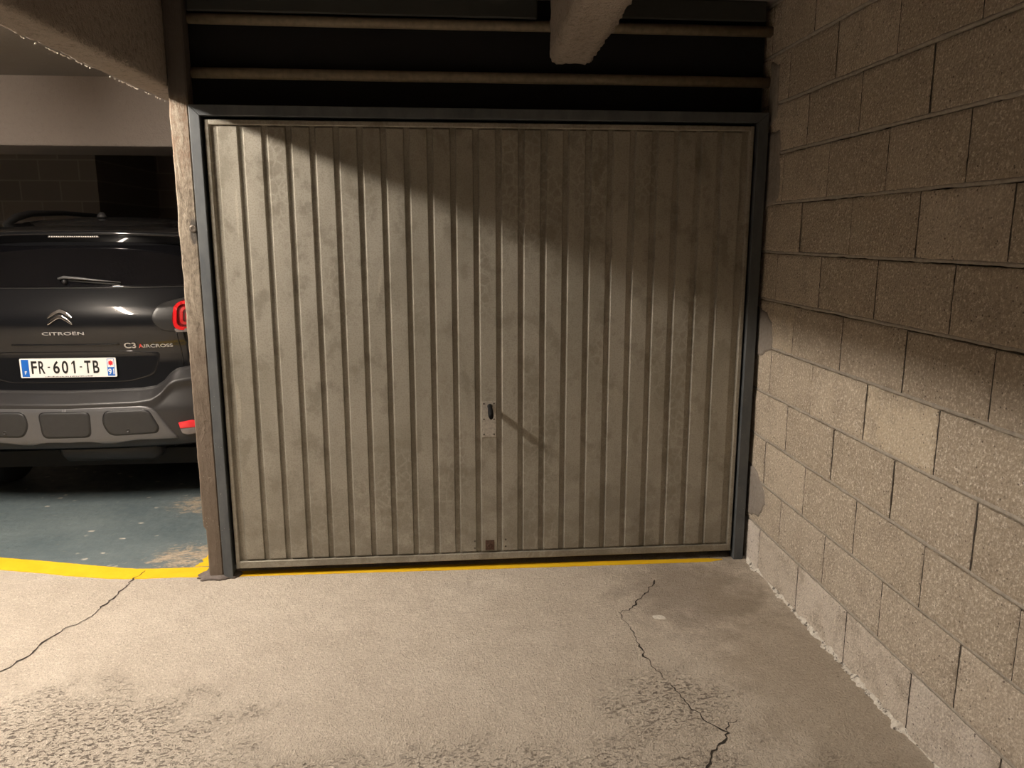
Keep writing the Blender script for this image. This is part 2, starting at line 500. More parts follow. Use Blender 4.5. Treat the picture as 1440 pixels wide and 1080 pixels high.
# lane face (everything in front of the line) and bay face (everything behind it)
lane = [(-7.0, -8.0), (wx(-8), -8.0), (XW + 0.02, 0.06)] + [(-0.13, 0.06)] + [(x, y + 0.05) for x, y in reversed(near)]
f = bm.faces.new([bm.verts.new((x, y, 0)) for x, y in lane]); f.material_index = 0
bay = [(x, y + 0.05) for x, y in near] + [(-0.13, 0.06), (-0.03, 0.06), (-0.03, 9.0), (-7.0, 9.0)]
f = bm.faces.new([bm.verts.new((x, y, 0)) for x, y in bay]); f.material_index = 1
gar = [(-0.03, 0.06), (XW + 0.02, 0.06), (XW + 0.05, 6), (-0.03, 6)]
f = bm.faces.new([bm.verts.new((x, y, 0)) for x, y in gar]); f.material_index = 0
bmesh.ops.triangulate(bm, faces=bm.faces)
floor = obj('floor', bm, [M_lane, M_bay])
tag(floor, 'beige worn concrete lane with a blue painted parking bay floor', 'floor', kind='structure')


def ribbon(name, a, b, mat, z0, z1, parent=None, jit=0.003, step=0.012):
    """solid painted strip between polyline a (near edge) and polyline b (far edge), worn edges"""
    def res(pl):
        out = []
        for (p, q) in zip(pl, pl[1:]):
            n = max(1, int((Vector(q) - Vector(p)).length / step))
            out += [Vector(p).lerp(Vector(q), i / n) for i in range(n)]
        return out + [Vector(pl[-1])]
    A = [Vector((x, y, 0)) for x, y in a]; B = [Vector((x, y, 0)) for x, y in b]
    n = 0
    PA, PB = [], []
    for i in range(len(A) - 1):
        m = max(1, int((A[i + 1] - A[i]).length / step))
        for k in range(m):
            PA.append(A[i].lerp(A[i + 1], k / m)); PB.append(B[i].lerp(B[i + 1], k / m))
    PA.append(A[-1]); PB.append(B[-1])
    bm = bmesh.new(); rows = []
    for i, (p, q) in enumerate(zip(PA, PB)):
        j1 = fbm(p.x, p.y, 1.1, 30, 3) * jit; j2 = fbm(q.x, q.y, 7.7, 30, 3) * jit
        d = (q - p).normalized()
        p = p + d * j1; q = q + d * j2
        rows.append([bm.verts.new((p.x, p.y, z0)), bm.verts.new((p.x, p.y, z1)), bm.verts.new((q.x, q.y, z1)), bm.verts.new((q.x, q.y, z0))])
    for r, s in zip(rows, rows[1:]):
        for k in range(4):
            bm.faces.new((r[k], r[(k + 1) % 4], s[(k + 1) % 4], s[k]))
    bm.faces.new(rows[0]); bm.faces.new(rows[-1])
    return obj(name, bm, mat, parent)


yl = ribbon('yellow_line', near, far, M_yellow, 0.0, 0.002)
tag(yl, 'wide curved yellow line painted across the front of the blue parking bay', 'floor marking')
yl2 = ribbon('yellow_line', [(-0.232, 0.13), (-0.205, 0.30), (-0.18, 0.75)], [(-0.16, 0.13), (-0.135, 0.30), (-0.132, 0.75)], M_yellow, 0.0, 0.002, jit=0.02)
tag(yl2, 'worn yellow line running back beside the brown post', 'floor marking')
yl3 = ribbon('yellow_line', [(0.0, -0.002), (0.9, -0.020), (1.6, -0.032), (2.29, -0.038), (2.36, -0.02)], [(0.0, 0.055), (0.9, 0.045), (1.6, 0.02), (2.29, 0.0), (2.36, -0.012)], M_yellow, 0.0, 0.002)
tag(yl3, 'thin yellow line painted along the foot of the garage door', 'floor marking')


def crack(pts, wmax, seed):
    rnd = random.Random(seed); P = []
    for (a, b) in zip(pts, pts[1:]):
        a, b = Vector((*a, 0)), Vector((*b, 0)); L = (b - a).length; n = max(3, int(L / 0.014))
        d = (b - a).normalized(); nn = Vector((-d.y, d.x, 0))
        off = 0
        for k in range(n):
            off = off * 0.55 + rnd.uniform(-0.008, 0.008)
            P.append((a.lerp(b, k / n) + nn * off, nn))
    P.append((Vector((*pts[-1], 0)), nn))
    bm = bmesh.new(); prev = None
    for i, (p, nn) in enumerate(P):
        wv = wmax * 1.35 * (0.25 + 0.75 * abs(noise.noise(Vector((i * 0.23, seed, 0))) * 1.8))
        if i in (0, len(P) - 1): wv = 0.0004
        cur = (bm.verts.new((p.x - nn.x * wv, p.y - nn.y * wv, 0.0006)), bm.verts.new((p.x + nn.x * wv, p.y + nn.y * wv, 0.0006)))
        if prev: bm.faces.new((prev[0], prev[1], cur[1], cur[0]))
        prev = cur
    o = obj('crack', bm, M_crack, floor)
    o.location.z = 0.0005 if pts[0][1] < 0 else 0.0019
    return o


crack([(-0.452, 0.104), (-0.483, -0.04), (-0.498, -0.234), (-0.528, -0.372), (-0.578, -0.451), (-0.611, -0.554), (-0.626, -0.658), (-0.666, -0.752), (-0.76, -1.0), (-0.9, -1.3)], 0.0045, 3)
crack([(1.959, -0.21), (1.867, -0.369), (1.772, -0.494), (1.72, -0.515)], 0.0035, 5)
crack([(1.72, -0.515), (1.739, -0.627), (1.741, -0.848), (1.775, -1.021)], 0.0028, 6)
crack([(1.79, -1.05), (1.829, -1.218), (1.851, -1.298), (1.889, -1.338), (1.865, -1.39), (1.802, -1.436), (1.769, -1.52), (1.74, -1.75)], 0.004, 7)
crack([(1.889, -1.338), (1.915, -1.29), (1.95, -1.275)], 0.003, 8)


# small floor bits
def blob(name, cx, cy, r, h, mat, seed, ax=1.0, n=18, z=0.0):
    bm = bmesh.new(); rnd = random.Random(seed)
    prof = [(1.0, 0.0), (0.93, 0.5), (0.7, 0.9), (0.35, 1.0)]
    rr = [1 + rnd.uniform(-0.25, 0.25) for _ in range(n)]
    rr = [(rr[i - 1] + rr[i] * 3 + rr[(i + 1) % n]) / 5 for i in range(n)]
    rings = [[bm.verts.new((cx + math.cos(2 * math.pi * k / n) * r * ax * rr[k] * s, cy + math.sin(2 * math.pi * k / n) * r * rr[k] * s, z + h * hh)) for k in range(n)] for s, hh in prof]
    for a, b in zip(rings, rings[1:]):
        for k in range(n): bm.faces.new((a[k], a[(k + 1) % n], b[(k + 1) % n], b[k]))
    bm.faces.new(rings[-1]); bm.faces.new(rings[0])
    return obj(name, bm, mat, None, True)


tag(blob('chewing_gum', 1.885, -0.567, 0.022, 0.0025, M_mortar_white, 4, 1.3), 'small flattened pale spot of gum on the concrete near the right crack', 'gum spot')
tag(blob('mortar_pad', -0.083, 0.02, 0.064, 0.02, M_pad_mortar, 12, 1.6, 44), 'low dark mortar lump around the foot of the brown post', 'mortar lump')

# ------------------------------------------------------------------ right wall: every block face modelled, one mesh
CO, BL = 0.216, 0.41


def wall_right():
    bm = bmesh.new(); lay = bm.loops.layers.color.new('tint')
    rnd = random.Random(21)
    # mortar backing and core
    def P(y, z, d): return (wx(y) - d, y, z)
    y_hi, y_lo = 0.9, -8.0
    for k in range(13):
        z0, z1 = k * CO, (k + 1) * CO
        off = -0.157 if k % 2 == 0 else -0.363
        j = off + BL * 3
        while j > y_lo:
            ya, yb = j - BL + 0.0025, j - 0.0025   # block spans ya..yb
            j -= BL
            if ya > y_hi: continue
            za = z0 + 0.006 + rnd.uniform(-0.001, 0.001); zb = z1 - 0.007 + rnd.uniform(-0.001, 0.001)
            if k == 0: za = 0.0
            lum = min(1, max(0, rnd.gauss(0.5, 0.28))); yel = max(0, rnd.gauss(0.15, 0.25)) if 2 <= k <= 5 else max(0, rnd.gauss(0.0, 0.12))
            low = {0: 0.95, 1: 0.45, 2: 0.2}.get(k, 0) * rnd.uniform(0.75, 1.05)
            if k == 4 and -1.45 < ya < -1.2 + 0.0: yel, lum = 0.7, 0.9
            tilt = rnd.uniform(-0.0015, 0.0015); push = rnd.uniform(-0.0015, 0.0015)
            near_cam = yb > -3.6
            ny, nz = (26, 15) if near_cam else (3, 3)
            grid = []
            for iz in range(nz + 1):
                row = []
                for iy in range(ny + 1):
                    eu, ev = 0.011, 0.02
                    u = 0 if iy == 0 else 1 if iy == ny else eu + (1 - 2 * eu) * (iy - 1) / (ny - 2)
                    v = 0 if iz == 0 else 1 if iz == nz else ev + (1 - 2 * ev) * (iz - 1) / (nz - 2)
                    y = ya + (yb - ya) * u; z = za + (zb - za) * v
                    e = min(u * (yb - ya), (1 - u) * (yb - ya), v * (zb - za), (1 - v) * (zb - za))
                    d = 0.0035 + push + tilt * (u - 0.5) * 2 + fbm(y, z, k, 14, 3) * 0.0016 + fbm(y, z, k + 5, 60, 2) * 0.0009
                    if e < 0.002:
                        d -= 0.003
                        y += fbm(y, z, 3.3, 40, 2) * 0.0022; z += fbm(y, z, 9.3, 40, 2) * 0.0028 if not (k == 0 and iz == 0) else 0
                    row.append(bm.verts.new(P(y, z, d)))
                grid.append(row)
            c = (lum, yel, low, 1)
            if near_cam:   # dark strip painting the shade of the open joint at the block's near end
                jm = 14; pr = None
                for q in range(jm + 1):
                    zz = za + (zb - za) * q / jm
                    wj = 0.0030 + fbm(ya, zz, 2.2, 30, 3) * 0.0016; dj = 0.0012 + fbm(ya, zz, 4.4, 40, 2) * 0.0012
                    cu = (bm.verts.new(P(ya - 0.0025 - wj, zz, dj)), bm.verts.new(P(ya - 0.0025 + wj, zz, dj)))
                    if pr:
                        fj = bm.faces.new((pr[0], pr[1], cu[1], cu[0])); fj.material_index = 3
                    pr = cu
            fs = []
            for a, b in zip(grid, grid[1:]):
                for i in range(ny):
                    fs.append(bm.faces.new((a[i], a[i + 1], b[i + 1], b[i])))
            # sides going back into the wall
            rim = [bm.verts.new(v.co) for v in grid[0] + [r[-1] for r in grid[1:]] + list(reversed(grid[-1][:-1])) + [r[0] for r in reversed(grid[1:-1])]]
            back = [bm.verts.new((v.co.x + 0.03, v.co.y, v.co.z)) for v in rim]
            for i in range(len(rim)):
                q = (i + 1) % len(rim)
                fs.append(bm.faces.new((rim[i], rim[q], back[q], back[i])))
            for f in fs:
                f.smooth = True
                for l in f.loops: l[lay] = c
        # bed joint: flush to slightly proud mortar with a wandering edge
        if k > 0:
            n = 420; rows = []
            for i in range(n + 1):
                y = y_hi + (y_lo - y_hi) * (i / n) ** 1.6
                hw = 0.0056 + fbm(y, k, 2.0, 12, 3) * 0.0035; cz = z0 + 0.002 + fbm(y, k, 8.0, 5, 3) * 0.003
                dd = 0.0020 + fbm(y, k, 5.0, 20, 3) * 0.0035
                rows.append([bm.verts.new(P(y, cz - hw - 0.001, -0.012)), bm.verts.new(P(y, cz - hw, dd * 0.6)), bm.verts.new(P(y, cz + hw * 0.3, dd + 0.002)), bm.verts.new(P(y, cz + hw + 0.001, dd * 0.6)), bm.verts.new(P(y, cz + hw + 0.003, -0.012))])
            for a, b in zip(rows, rows[1:]):
                for q in range(4):
                    f = bm.faces.new((a[q], a[q + 1], b[q + 1], b[q])); f.material_index = 1; f.smooth = True
    # backing slab
    vs = add_box(bm, 0, 1, y_lo, y_hi, 0, 13 * CO, 2)
    for v in vs:
        right_side = v.co.x > 0.5
        v.co.x = wx(v.co.y) + (0.22 if right_side else 0.028)
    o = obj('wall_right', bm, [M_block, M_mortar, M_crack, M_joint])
    tag(o, 'bare concrete block wall to the right of the garage door', 'wall', kind='structure')
    return o


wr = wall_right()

# crumbly pale mortar along the foot of the wall
bm = bmesh.new(); n = 1400; rows = []
for i in range(n + 1):
    y = 0.02 - 4.2 * i / n
    hh = 0.013 + fbm(y, 0, 1, 16, 4) * 0.022; ww = 0.012 + fbm(y, 4, 1, 18, 4) * 0.022
    gap = max(0.0, min(1.0, 0.75 + fbm(y, 2, 6, 5, 3) * 1.6)); hh = max(hh * gap, 0.0008); ww = max(ww * gap, 0.0006)
    rows.append([bm.verts.new((wx(y) + 0.003, y, hh)), bm.verts.new((wx(y) - 0.003 - ww * 0.3, y, hh * 0.95)), bm.verts.new((wx(y) - 0.004 - ww * 0.8, y, hh * 0.55)), bm.verts.new((wx(y) - 0.004 - ww * 1.3, y, 0.0))])
for a, b in zip(rows, rows[1:]):
    for q in range(3): bm.faces.new((a[q], a[q + 1], b[q + 1], b[q])).smooth = True
obj('mortar_edge', bm, M_crumb, wr)


def wall_patch(pts, d, seed):
    """smooth trowelled mortar patch on the right wall; pts = (y, z)"""
    bm = bmesh.new(); out = []
    for (a, b) in zip(pts, pts[1:] + pts[:1]):
        for k in range(8):
            t = k / 8; y = a[0] + (b[0] - a[0]) * t; z = a[1] + (b[1] - a[1]) * t
            out.append((y + fbm(y, z, seed, 18, 3) * 0.012, z + fbm(y, z, seed + 3, 18, 3) * 0.012))
    cy = sum(p[0] for p in out) / len(out); cz = sum(p[1] for p in out) / len(out)
    rings = []
    for s, dd in ((1.0, -0.004), (0.97, 0.6 * d), (0.88, d), (0.55, d), (0.2, d)):
        rings.append([bm.verts.new((wx(y) - (dd + (fbm(y, z, seed, 25, 2) * 0.0015 if dd > 0 else 0)), cy + (y - cy) * s, cz + (z - cz) * s)) for y, z in out])
    for a, b in zip(rings, rings[1:]):
        for k in range(len(out)):
            q = (k + 1) % len(out); bm.faces.new((a[k], a[q], b[q], b[k])).smooth = True
    bm.faces.new(rings[-1])
    obj('mortar_patch', bm, M_mortar_dark, wr)


wall_patch([(0.03, 2.05), (-0.10, 2.04), (-0.14, 1.77), (-0.13, 1.74), (0.03, 1.70)], 0.011, 2)
wall_patch([(0.03, 1.26), (-0.05, 1.25), (-0.14, 1.20), (-0.165, 1.09), (-0.05, 1.03), (0.03, 1.02)], 0.010, 5)
wall_patch([(0.03, 0.50), (-0.09, 0.47), (-0.185, 0.40), (-0.20, 0.345), (-0.13, 0.27), (0.03, 0.22)], 0.010, 9)
wall_patch([(0.03, 2.35), (-0.05, 2.33), (-0.06, 2.1), (0.03, 2.06)], 0.012, 11)


# ------------------------------------------------------------------ rough concrete: beams, lintel, ceiling, other walls
def rough_box(name, x0, x1, y0, y1, z0, z1, mat, step=0.02, amp=0.004, rnd=0.012, yfine=None):
    """box with dense displaced faces; rounded long edges. dense only for y > yfine"""
    bm = bmesh.new()
    def ax(a, b, s): n = max(1, int(round((b - a) / s))); return [a + (b - a) * i / n for i in range(n + 1)]
    ys = ax(y0, y1, step)
    if yfine is not None and yfine > y0:
        ys = ax(y0, yfine, 0.25)[:-1] + ax(yfine, y1, step)
    xs, zs = ax(x0, x1, step), ax(z0, z1, step)
    # section loop (x, z) with chamfered corners
    loop = [(x, z0) for x in xs] + [(x1, z) for z in zs[1:]] + [(x, z1) for x in reversed(xs[:-1])] + [(x0, z) for z in reversed(zs[1:-1])]
    cx, cz = (x0 + x1) / 2, (z0 + z1) / 2
    rings = []
    for y in ys:
        r = []
        for (x, z) in loop:
            px, pz = x, z
            dx, dz = min(x - x0, x1 - x), min(z - z0, z1 - z)
            if dx < rnd and dz < rnd:
                px += (cx - x) / abs(cx - x) * rnd * 0.35; pz += (cz - z) / abs(cz - z) * rnd * 0.35
            d = fbm(px, y, pz, 22, 4) * amp + fbm(px, y, pz, 4, 2) * amp * 0.8
            nx = (-1 if x == x0 else 1 if x == x1 else 0); nz = (-1 if z == z0 else 1 if z == z1 else 0)
            r.append(bm.verts.new((px + nx * d, y, pz + nz * d)))
        rings.append(r)
    n = len(loop)
    for a, b in zip(rings, rings[1:]):
        for k in range(n):
            bm.faces.new((a[k], a[(k + 1) % n], b[(k + 1) % n], b[k])).smooth = True
    # end caps
    for r in (rings[0], rings[-1]):
        bm.faces.new(r)
    return obj(name, bm, mat)


def tilt(o, px, py, ang):
    """turn a whole mesh a little about a vertical axis through (px, py)"""
    o.data.transform(Matrix.Translation((px, py, 0)) @ Matrix.Rotation(ang, 4, 'Z') @ Matrix.Translation((-px, -py, 0)))


b1 = rough_box('trim_1', -0.275, -0.133, -5.9, 0.55, 2.195, 2.74, M_beam, 0.016, 0.0035, 0.014, -2.2)
tilt(b1, -0.133, 0.0, -0.028)
tag(b1, 'rough concrete downstand beam coming forward from the top of the brown post', 'ceiling beam', kind='structure')
rnd = random.Random(9); bm = bmesh.new()
for i in range(70):
    y = rnd.uniform(-1.6, 0.4); L_ = rnd.choice([0.006, 0.008, 0.012, 0.02, 0.035]); hx = rnd.uniform(0.0015, 0.0034)
    add_tube(bm, [(-0.273, y, 2.195), (-0.2745, y + L_ * 0.5, 2.193), (-0.273, y + L_, 2.195)], [hx * 0.4, hx, hx * 0.3], 6)
ch_ = obj('lit_edge_chip', bm, M_mortar_white, b1)  # chipped beam edge; the white colour stands in for lamp-lit specks
tilt(ch_, -0.133, 0.0, -0.028)
b2 = rough_box('trim_2', 1.462, 1.640, -5.9, -0.075, 2.30, 2.74, M_beam, 0.014, 0.006, 0.02, -2.0)
tilt(b2, 1.462, -0.075, -0.035)
tag(b2, 'rough concrete beam above the middle of the garage door', 'ceiling beam', kind='structure')

lin = box('trim_3', -6.5, -0.10, 2.0, 2.62, 2.165, 2.62, M_lintel, None, 0.01)
tag(lin, 'wide concrete lintel across the parking bay above the black car', 'ceiling beam', kind='structure')

bm = bmesh.new(); add_box(bm, -7.0, 2.71, -8.0, 9.0, 2.60, 2.85)
ceil = obj('ceiling', bm, M_ceiling); tag(ceil, 'dim grey concrete ceiling', 'ceiling', kind='structure')
# the ceiling underside is at 2.60; the beams run up into it
wl = box('wall_left', -7.2, -7.0, -8.0, 9.0, 0, 2.85, M_farwall); tag(wl, 'plain concrete wall far to the left', 'wall', kind='structure')
wb = box('wall_rear', -7.0, 2.71, -8.2, -8.0, 0, 2.85, M_farwall); tag(wb, 'plain concrete wall across the lane', 'wall', kind='structure')
wk = box('wall_back', -7.0, -2.69, 5.4, 5.6, 0, 2.6, M_backwall); tag(wk, 'dim block wall at the far end of the bay beyond the car', 'wall', kind='structure')
wk2 = box('wall_back_recess', -2.95, -0.1, 7.2, 7.4, 0, 2.6, M_backwall); tag(wk2, 'dark recessed wall behind the end of the bay', 'wall', kind='structure')
wk3 = box('wall_back_return', -2.89, -2.69, 5.6, 7.2, 0, 2.6, M_backwall); tag(wk3, 'dark return wall of the recess', 'wall', kind='structure')
wp = box('wall_partition', -0.105, -0.045, 0.14, 7.4, 0, 2.6, M_lintel); tag(wp, 'thin partition wall between the bay and the closed garage', 'wall', kind='structure')

# ------------------------------------------------------------------ post beside the door
bm = bmesh.new(); n = 150; rows = []
for i in range(n + 1):
    z = 2.60 * i / n
    lx = -0.133 + fbm(0, 0, z, 9, 4) * 0.0045 + (0.012 if z < 0.25 else 0.0); rx = -0.055
    lx = max(lx, -0.14)
    fy = -0.018 + fbm(3, 0, z, 7, 3) * 0.002
    rows.append([bm.verts.new(c) for c in ((lx, 0.06, z), (lx, fy + 0.006, z), (lx + 0.006, fy, z), (lx + 0.04, fy - 0.0015, z), (rx - 0.006, fy, z), (rx, fy + 0.006, z), (rx, 0.06, z))])
for a, b in zip(rows, rows[1:]):
    for k in range(7):
        bm.faces.new((a[k], a[(k + 1) % 7], b[(k + 1) % 7], b[k]))
bm.faces.new(rows[0]); bm.faces.new(rows[-1])
post = obj('trim_4', bm, M_post)
tag(post, 'narrow brown weathered post between the parking bay and the garage door', 'post', kind='structure')
# hole with a dark worn halo
bm = bmesh.new(); add_lathe(bm, (-0.072, -0.0205, 1.615), (0, -1, 0), [(0.0, 0.017), (0.0012, 0.016), (0.0008, 0.006), (0.0002, 0.005)], 18)
h = obj('bolt_hole', bm, M_screw, post); h.scale = (1, 1, 1)

# ------------------------------------------------------------------ garage door
door = empty('door_1', (0, 0, 0))
tag(door, 'closed ribbed grey steel up-and-over garage door in a blue-grey frame', 'garage door', kind='structure')


def mitred(name, pts, y0, y1):
    bm = bmesh.new()
    a = [bm.verts.new((x, y0, z)) for x, z in pts]; b = [bm.verts.new((x, y1, z)) for x, z in pts]
    bm.faces.new(a); bm.faces.new(b)
    for k in range(len(pts)):
        q = (k + 1) % len(pts); bm.faces.new((a[k], a[q], b[q], b[k]))
    o = obj(name, bm, M_frame, door); bevel(o, 0.002); return o


FL0, FL1, FR0, FR1, FT0, FT1 = -0.054, -0.012, 2.415, 2.462, 2.082, 2.126
mitred('jamb', [(FL0, 0.0), (FL1, 0.0), (FL1, FT0), (FL0, FT1)], -0.022, 0.04)
mitred('jamb', [(FR0, 0.0), (FR1, 0.0), (FR1, FT1), (FR0, FT0)], -0.022, 0.04)
mitred('head_rail', [(FL0 + 0.0008, FT1), (FL1, FT0 + 0.0008), (FR0, FT0 + 0.0008), (FR1 - 0.0008, FT1)], -0.022, 0.04)
# black sheet behind the whole door, seen in the gap
box('back_sheet', FL1 - 0.002, FR0 + 0.002, 0.034, 0.045, 0.045, FT0 + 0.002, M_dark, door)

# pressed sheet: rim + 23 raised strips, one continuous height profile
DW, DZ0, DZ1 = 2.405, 0.040, 2.070
strips = []
for i in range(23):
    a = 0.049 + 0.10045 * i + (0.0045 if i else 0.0); b = 0.1345 + 0.1003 * i
    if i == 22: b = 2.352
    if i == 0: a = 0.047
    strips.append((a, b))
FLK = 0.006     # width of the sloping flank
LOW, HI = 0.0125, 0.0   # y of gutters and of raised strips


def sheet():
    bm = bmesh.new()
    za, zb = 0.079, 2.046   # strip ends
    # x breakpoints across the sheet, each with its depth in the middle band
    xs = [(0.018, 0.003), (0.022, LOW)]
    for a, b in strips:
        xs += [(a, LOW), (a + FLK, HI), (b - FLK * 0.6, HI), (b, LOW)]
    xs += [(DW - 0.022, LOW), (DW - 0.018, 0.003)]
    xs = [xs[0]] + [x for x in xs[1:]]
    zr = [(za - 0.004, 0), (za, 0), (za + 0.006, 1)]
    nz = 44
    for k in range(1, nz): zr.append((za + 0.006 + (zb - za - 0.012) * k / nz, 1))
    zr += [(zb - 0.006, 1), (zb, 0), (zb + 0.004, 0)]
    grid = []
    for z, on in zr:
        row = []
        for x, y in xs:
            yy = y if on else (LOW if y != 0.003 else 0.003)
            if not on and y == HI: yy = LOW * 0.75
            yy += fbm(x, 0, z, 1.7, 2) * 0.0022
            row.append(bm.verts.new((x, yy, z)))
        grid.append(row)
    for a, b in zip(grid, grid[1:]):
        for i in range(len(xs) - 1):
            bm.faces.new((a[i], a[i + 1], b[i + 1], b[i]))
    o = obj('door_panel', bm, M_door, door)
    so = o.modifiers.new('thick', 'SOLIDIFY'); so.thickness = 0.0015; so.offset = 0
    bevel(o, 0.0007, 2)
    return o


sheet()


def rim(name, x0, x1, z0, z1):
    o = box(name, x0, x1, -0.004, 0.022, z0, z1, M_door, door); bevel(o, 0.004, 3); return o


rim('rim', 0.0, 0.019, DZ0, DZ1)
rim('rim', DW - 0.019, DW, DZ0, DZ1)
rim('rim', 0.017, DW - 0.017, DZ1 - 0.022, DZ1)
rim('bottom_rail', 0.017, DW - 0.017, DZ0, DZ0 + 0.035)

# lock plate with barrel knob
pl = box('lock_plate', 1.166, 1.233, -0.0045, -0.0005, 0.655, 0.828, M_alu, door, 0.001)
for x in (1.176, 1.223):
    for z in (0.668, 0.741, 0.816):
        bm = bmesh.new(); add_lathe(bm, (x, -0.0045, z), (0, -1, 0), [(0, 0.0042), (0.0012, 0.0038), (0.002, 0.002)], 10)
        obj('screw', bm, M_screw, pl)
kb = bmesh.new()
add_lathe(kb, (1.204, -0.0045, 0.803), (0, -1, 0), [(0, 0.013), (0.006, 0.012), (0.012, 0.009)], 16)
o = obj('knob_rose', kb, M_blackp, pl, True)
# black barrel grip standing out towards the viewer, drooping slightly
kb = bmesh.new()
GR = [(0.0, 0.0095), (0.015, 0.0105), (0.04, 0.0125), (0.06, 0.0135), (0.082, 0.0125), (0.092, 0.011), (0.095, 0.007)]
add_tube(kb, [(1.204, -0.008 - d * 0.99, 0.803 - 0.30 * d) for d, q in GR], [q * 0.95 for d, q in GR], 20, flat=1.45)
kn = obj('knob', kb, M_grip, pl, True); kn['label'] = 'black plastic barrel grip'
# rusted bottom latch and its screws
la = box('bottom_latch', 1.179, 1.222, -0.004, 0.001, 0.088, 0.139, M_rust, door, 0.002)
bm = bmesh.new(); add_lathe(bm, (1.2005, -0.004, 0.112), (0, -1, 0), [(0, 0.012), (0.002, 0.011), (0.0025, 0.006), (0.001, 0.005)], 14)
obj('latch_bolt', bm, M_rust, la)
for x, z in ((1.128, 0.136), (1.128, 0.1), (1.277, 0.139), (1.277, 0.104)):
    bm = bmesh.new(); add_lathe(bm, (x, 0.0, z), (0, -1, 0), [(0, 0.0048), (0.0012, 0.0042), (0.002, 0.002)], 10)
    obj('screw', bm, M_screw, door)

# ------------------------------------------------------------------ opening above the door: dark board and two pipes
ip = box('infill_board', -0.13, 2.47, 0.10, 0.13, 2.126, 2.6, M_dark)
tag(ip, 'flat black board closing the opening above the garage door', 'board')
tp = box('infill_board', -0.045, 1.42, 0.02, 0.035, 2.503, 2.6, M_darkpanel, None, 0.006)
tag(tp, 'dark grey-green sheet at the very top, left of the short beam', 'board')
tp = box('infill_board', 1.66, 2.44, 0.02, 0.035, 2.515, 2.6, M_darkpanel, None, 0.006)
tag(tp, 'dark grey-green sheet at the very top, right of the short beam', 'board')
for z, lb in ((2.484, 'upper of the two beige pipes across the dark opening above the door'), (2.268, 'lower of the two beige pipes across the dark opening above the door')):
    bm = bmesh.new(); add_tube(bm, [(-0.054, 0.065, z), (0.8, 0.065, z - 0.001), (1.7, 0.065, z + 0.001), (2.486, 0.065, z)], 0.023, 20)
    o = obj('horizontal_pipe', bm, M_pipe, None, True); tag(o, lb, 'pipe', 'pipes above the garage door')

# cobweb strands at the top left
cv = bmesh.new()
add_tube(cv, [(-0.78, 0.0, 2.5), (-0.72, 0.03, 2.46), (-0.62, 0.06, 2.44)], 0.0014, 5)
add_tube(cv, [(-0.78, 0.0, 2.5), (-0.70, 0.02, 2.465), (-0.615, 0.05, 2.44), (-0.60, 0.06, 2.436), (-0.53, 0.06, 2.438)], [0.0012, 0.0012, 0.0045, 0.003, 0.001], 5)
cw = obj('cobweb', cv, M_web); tag(cw, 'dusty cobweb strand hanging under the ceiling left of the beam', 'cobweb')

# ------------------------------------------------------------------ car
CX, CY = -1.12, 0.90
car = empty('car', (CX, CY, 0))
tag(car, 'black compact hatchback parked with its rear facing out in the blue bay', 'car')


def lerp_tab(tab, v):
    if v <= tab[0][0]: return tab[0][1]
    for (a, p), (b, q) in zip(tab, tab[1:]):
        if v <= b:
            t = (v - a) / (b - a); return p + (q - p) * t
    return tab[-1][1]


def smooth_tab(tab, v, r=0.03):
    return (lerp_tab(tab, v - r) + 2 * lerp_tab(tab, v) + lerp_tab(tab, v + r)) / 4


T_half = [(0.36, 0.82), (0.40, 0.85), (0.5, 0.868), (0.75, 0.878), (1.0, 0.872), (1.2, 0.85), (1.30, 0.815), (1.45, 0.735), (1.55, 0.675), (1.62, 0.60), (1.66, 0.45)]
T_rear = [(0.36, 0.14), (0.40, 0.08), (0.44, 0.06), (0.62, 0.05), (0.72, 0.085), (0.80, 0.095), (0.93, 0.10), (0.99, 0.075), (1.05, 0.05), (1.12, 0.045), (1.18, 0.06), (1.25, 0.10), (1.30, 0.135), (1.45, 0.25), (1.55, 0.34), (1.60, 0.40), (1.66, 0.55)]


def D(x, z):
    """depth of the rear skin at lateral x, height z (car space, + is forward)"""
    hw = smooth_tab(T_half, z); u = min(1.0, abs(x) / hw)
    base = smooth_tab(T_rear, z, 0.02)
    k = 0.09 if z < 1.2 else 0.13
    return base + k * u ** 2.2 + 0.20 * u ** 9


